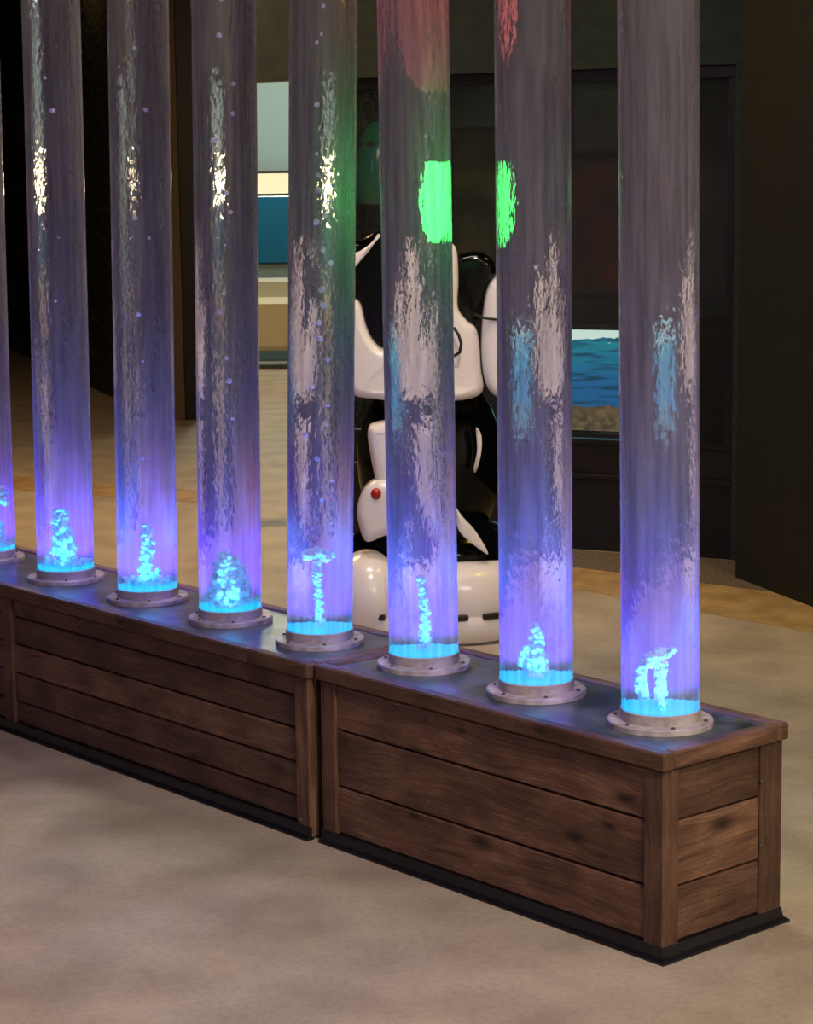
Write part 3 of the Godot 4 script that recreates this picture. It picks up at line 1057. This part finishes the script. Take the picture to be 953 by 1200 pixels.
func build_pod() -> void:
	var o := thing("ride_pod", "glossy white and black twin seat ride on a rounded white base", "ride", Vector3(0.07, 0, -7.75))
	var W: Material = M.white_gloss
	var K: Material = M.black_gloss
	var base := part("base", lathe([Vector2(0, 0.0), Vector2(0.88, 0.0), Vector2(0.96, 0.015), Vector2(1.0, 0.05), Vector2(1.01, 0.09), Vector2(0.985, 0.105), Vector2(0.985, 0.11), Vector2(1.0, 0.125), Vector2(0.995, 0.19), Vector2(0.96, 0.24), Vector2(0.88, 0.275), Vector2(0.7, 0.29), Vector2(0, 0.295)], 72, 0.345, 0.34, 2.6), W, o, Vector3(0.03, 0, 0))
	for a in [-0.82, -0.55, -0.12, 0.16, 0.50, 0.80]:
		var e := 2.0 / 2.6
		var d := Vector3(signf(sin(a)) * pow(absf(sin(a)), e) * 0.345, 0.108, pow(cos(a), e) * 0.34)
		var slot := part("slot", cbox(Vector3(0.062, 0.022, 0.02), 0.004), M.black, base, d)
		slot.rotation.y = atan2(d.x / 0.119, d.z / 0.1156) * 0.8
	part("base_dome", ball(Vector3(0.14, 0.17, 0.16)), W, o, Vector3(-0.21, 0.16, 0.17))
	# black bodywork
	part("body", ball(Vector3(0.27, 0.36, 0.17)), K, o, Vector3(0.02, 0.62, -0.05))
	part("body_skirt", ball(Vector3(0.33, 0.15, 0.24)), K, o, Vector3(0.03, 0.29, 0.0))
	part("seat_back", shell([P(398, 300), P(425, 296), P(447, 285), P(470, 292), P(478, 340), P(474, 400), P(455, 440), P(420, 440), P(402, 400)], 0.16, 0.035), K, o, Vector3(0, 0, -0.02))
	part("seat_back", shell([P(532, 322), P(546, 312), P(566, 312), P(580, 325), P(578, 356), P(566, 376), P(556, 395), P(546, 380), P(538, 362)], 0.16, 0.03), K, o, Vector3(0, 0, 0.02))
	# white mouldings
	part("side_shell", shell([P(396, 372), P(413, 362), P(424, 368), P(430, 392), P(438, 410), P(452, 420), P(470, 400), P(482, 350), P(497, 312), P(518, 300), P(534, 304), P(537, 340), P(536, 372), P(546, 388), P(558, 400), P(562, 440), P(560, 474), P(500, 480), P(440, 476), P(412, 468), P(398, 430)], 0.20, 0.03, 0.6), W, o, Vector3(0, 0, 0.10))
	part("side_shell", shell([P(566, 372), P(574, 345), P(590, 336), P(606, 350), P(612, 400), P(604, 460), P(588, 476), P(570, 466), P(563, 430)], 0.20, 0.035), W, o, Vector3(0, 0, 0.09))
	part("front_limb", shell([P(431, 512), P(440, 503), P(470, 500), P(505, 506), P(512, 540), P(508, 580), P(490, 605), P(450, 600), P(440, 570), P(434, 540)], 0.14, 0.035), W, o, Vector3(0, 0, 0.17))
	var foot := part("knee", shell([P(418, 598), P(428, 575), P(446, 566), P(470, 575), P(484, 600), P(470, 625), P(448, 632), P(428, 638), P(420, 620)], 0.14, 0.035), W, o, Vector3(0, 0, 0.20))
	part("red_button", ball(Vector3(0.019, 0.021, 0.016), 20, 12), M.red, foot, Vector3(P(440, 581).x, P(440, 581).y, 0.068))
	part("trim_or_glint", shell([P(530, 600), P(540, 612), P(554, 628), P(568, 654), P(550, 642), P(534, 626)], 0.03, 0.008), W, o, Vector3(0, 0, 0.235))
	part("trim_or_glint", shell([P(556, 512), P(562, 520), P(562, 540), P(556, 562), P(553, 560), P(557, 538)], 0.03, 0.006), W, o, Vector3(0, 0, 0.13))
	part("trim_or_glint", shell([P(414, 312), P(424, 308), P(436, 300), P(448, 288), P(438, 304), P(424, 320), P(414, 330)], 0.03, 0.008), W, o, Vector3(0, 0, 0.075))  # highlight along the black shell edge, modelled as a white strip
	var cable := [Vector3(P(531, 394).x, P(531, 394).y, 0.215), Vector3(P(536, 402).x, P(536, 402).y, 0.225), Vector3(P(539, 412).x, P(539, 412).y, 0.225), Vector3(P(537, 422).x, P(537, 422).y, 0.225), Vector3(P(531, 426).x, P(531, 426).y, 0.215)]
	part("cable", sweep(cable, 0.006), M.black, o)
	var strap := [Vector3(P(556, 380).x, P(556, 380).y, 0.17), Vector3(P(566, 384).x, P(566, 384).y, 0.20), Vector3(P(582, 386).x, P(582, 386).y, 0.20)]
	part("cable", sweep(strap, 0.005), M.black, o)


# ------------------------------------------------------------------ coloured pendants added close behind the tubes to make them glow
func pendant(at: Vector3, color: Color, shown: float, energy: float, r: float, high: float, label: String) -> void:
	# at: the middle of the globe
	var o := thing("added_pendant_lamp", label, "lamp", at - Vector3(0, high, 0))
	var m := part("globe", ball(Vector3(r, high, r), 28, 20), glow(color, shown), o, Vector3(0, high, 0))
	part("socket", turned([Vector2(0, -0.012), Vector2(0.012, -0.012), Vector2(0.010, 0.03), Vector2(0.004, 0.04), Vector2(0, 0.04)], 16), M.black, o, Vector3(0, high * 2, 0))
	part("cord", sweep([Vector3(0, high * 2 + 0.03, 0), Vector3(0, (high * 2 + 3.6 - at.y + high) / 2, 0), Vector3(0, 3.6 - at.y + high, 0)], 0.002, 6), M.black, o)
	var l := OmniLight3D.new()
	l.name = "added_pendant_light"
	l.light_color = color
	l.light_energy = energy
	l.light_size = r
	l.omni_range = 30.0
	l.omni_attenuation = 2.0
	l.shadow_enabled = true
	m.add_child(l)


func build_pendants() -> void:  # added lamps; the real source of the coloured glow is unseen
	var green := Color(0.26, 1.0, 0.42)
	var red := Color(1.0, 0.40, 0.38)
	pendant(Vector3(0.061, 1.590, -5.282), green, 4.0, 0.09, 0.021, 0.105, "added green pendant for the glow in the tube with the straight beaded jet")
	pendant(Vector3(0.256, 1.585, -4.978), green, 2.6, 0.06, 0.016, 0.105, "added green pendant for the glow in the tube with the lumpy pointed jet")
	pendant(Vector3(0.046, 2.060, -5.335), red, 0.17, 0.012, 0.036, 0.21, "added red pendant for the glow in the tube with the straight beaded jet")
	pendant(Vector3(0.262, 2.070, -5.030), red, 0.50, 0.015, 0.022, 0.20, "added red pendant for the glow in the tube with the lumpy pointed jet")
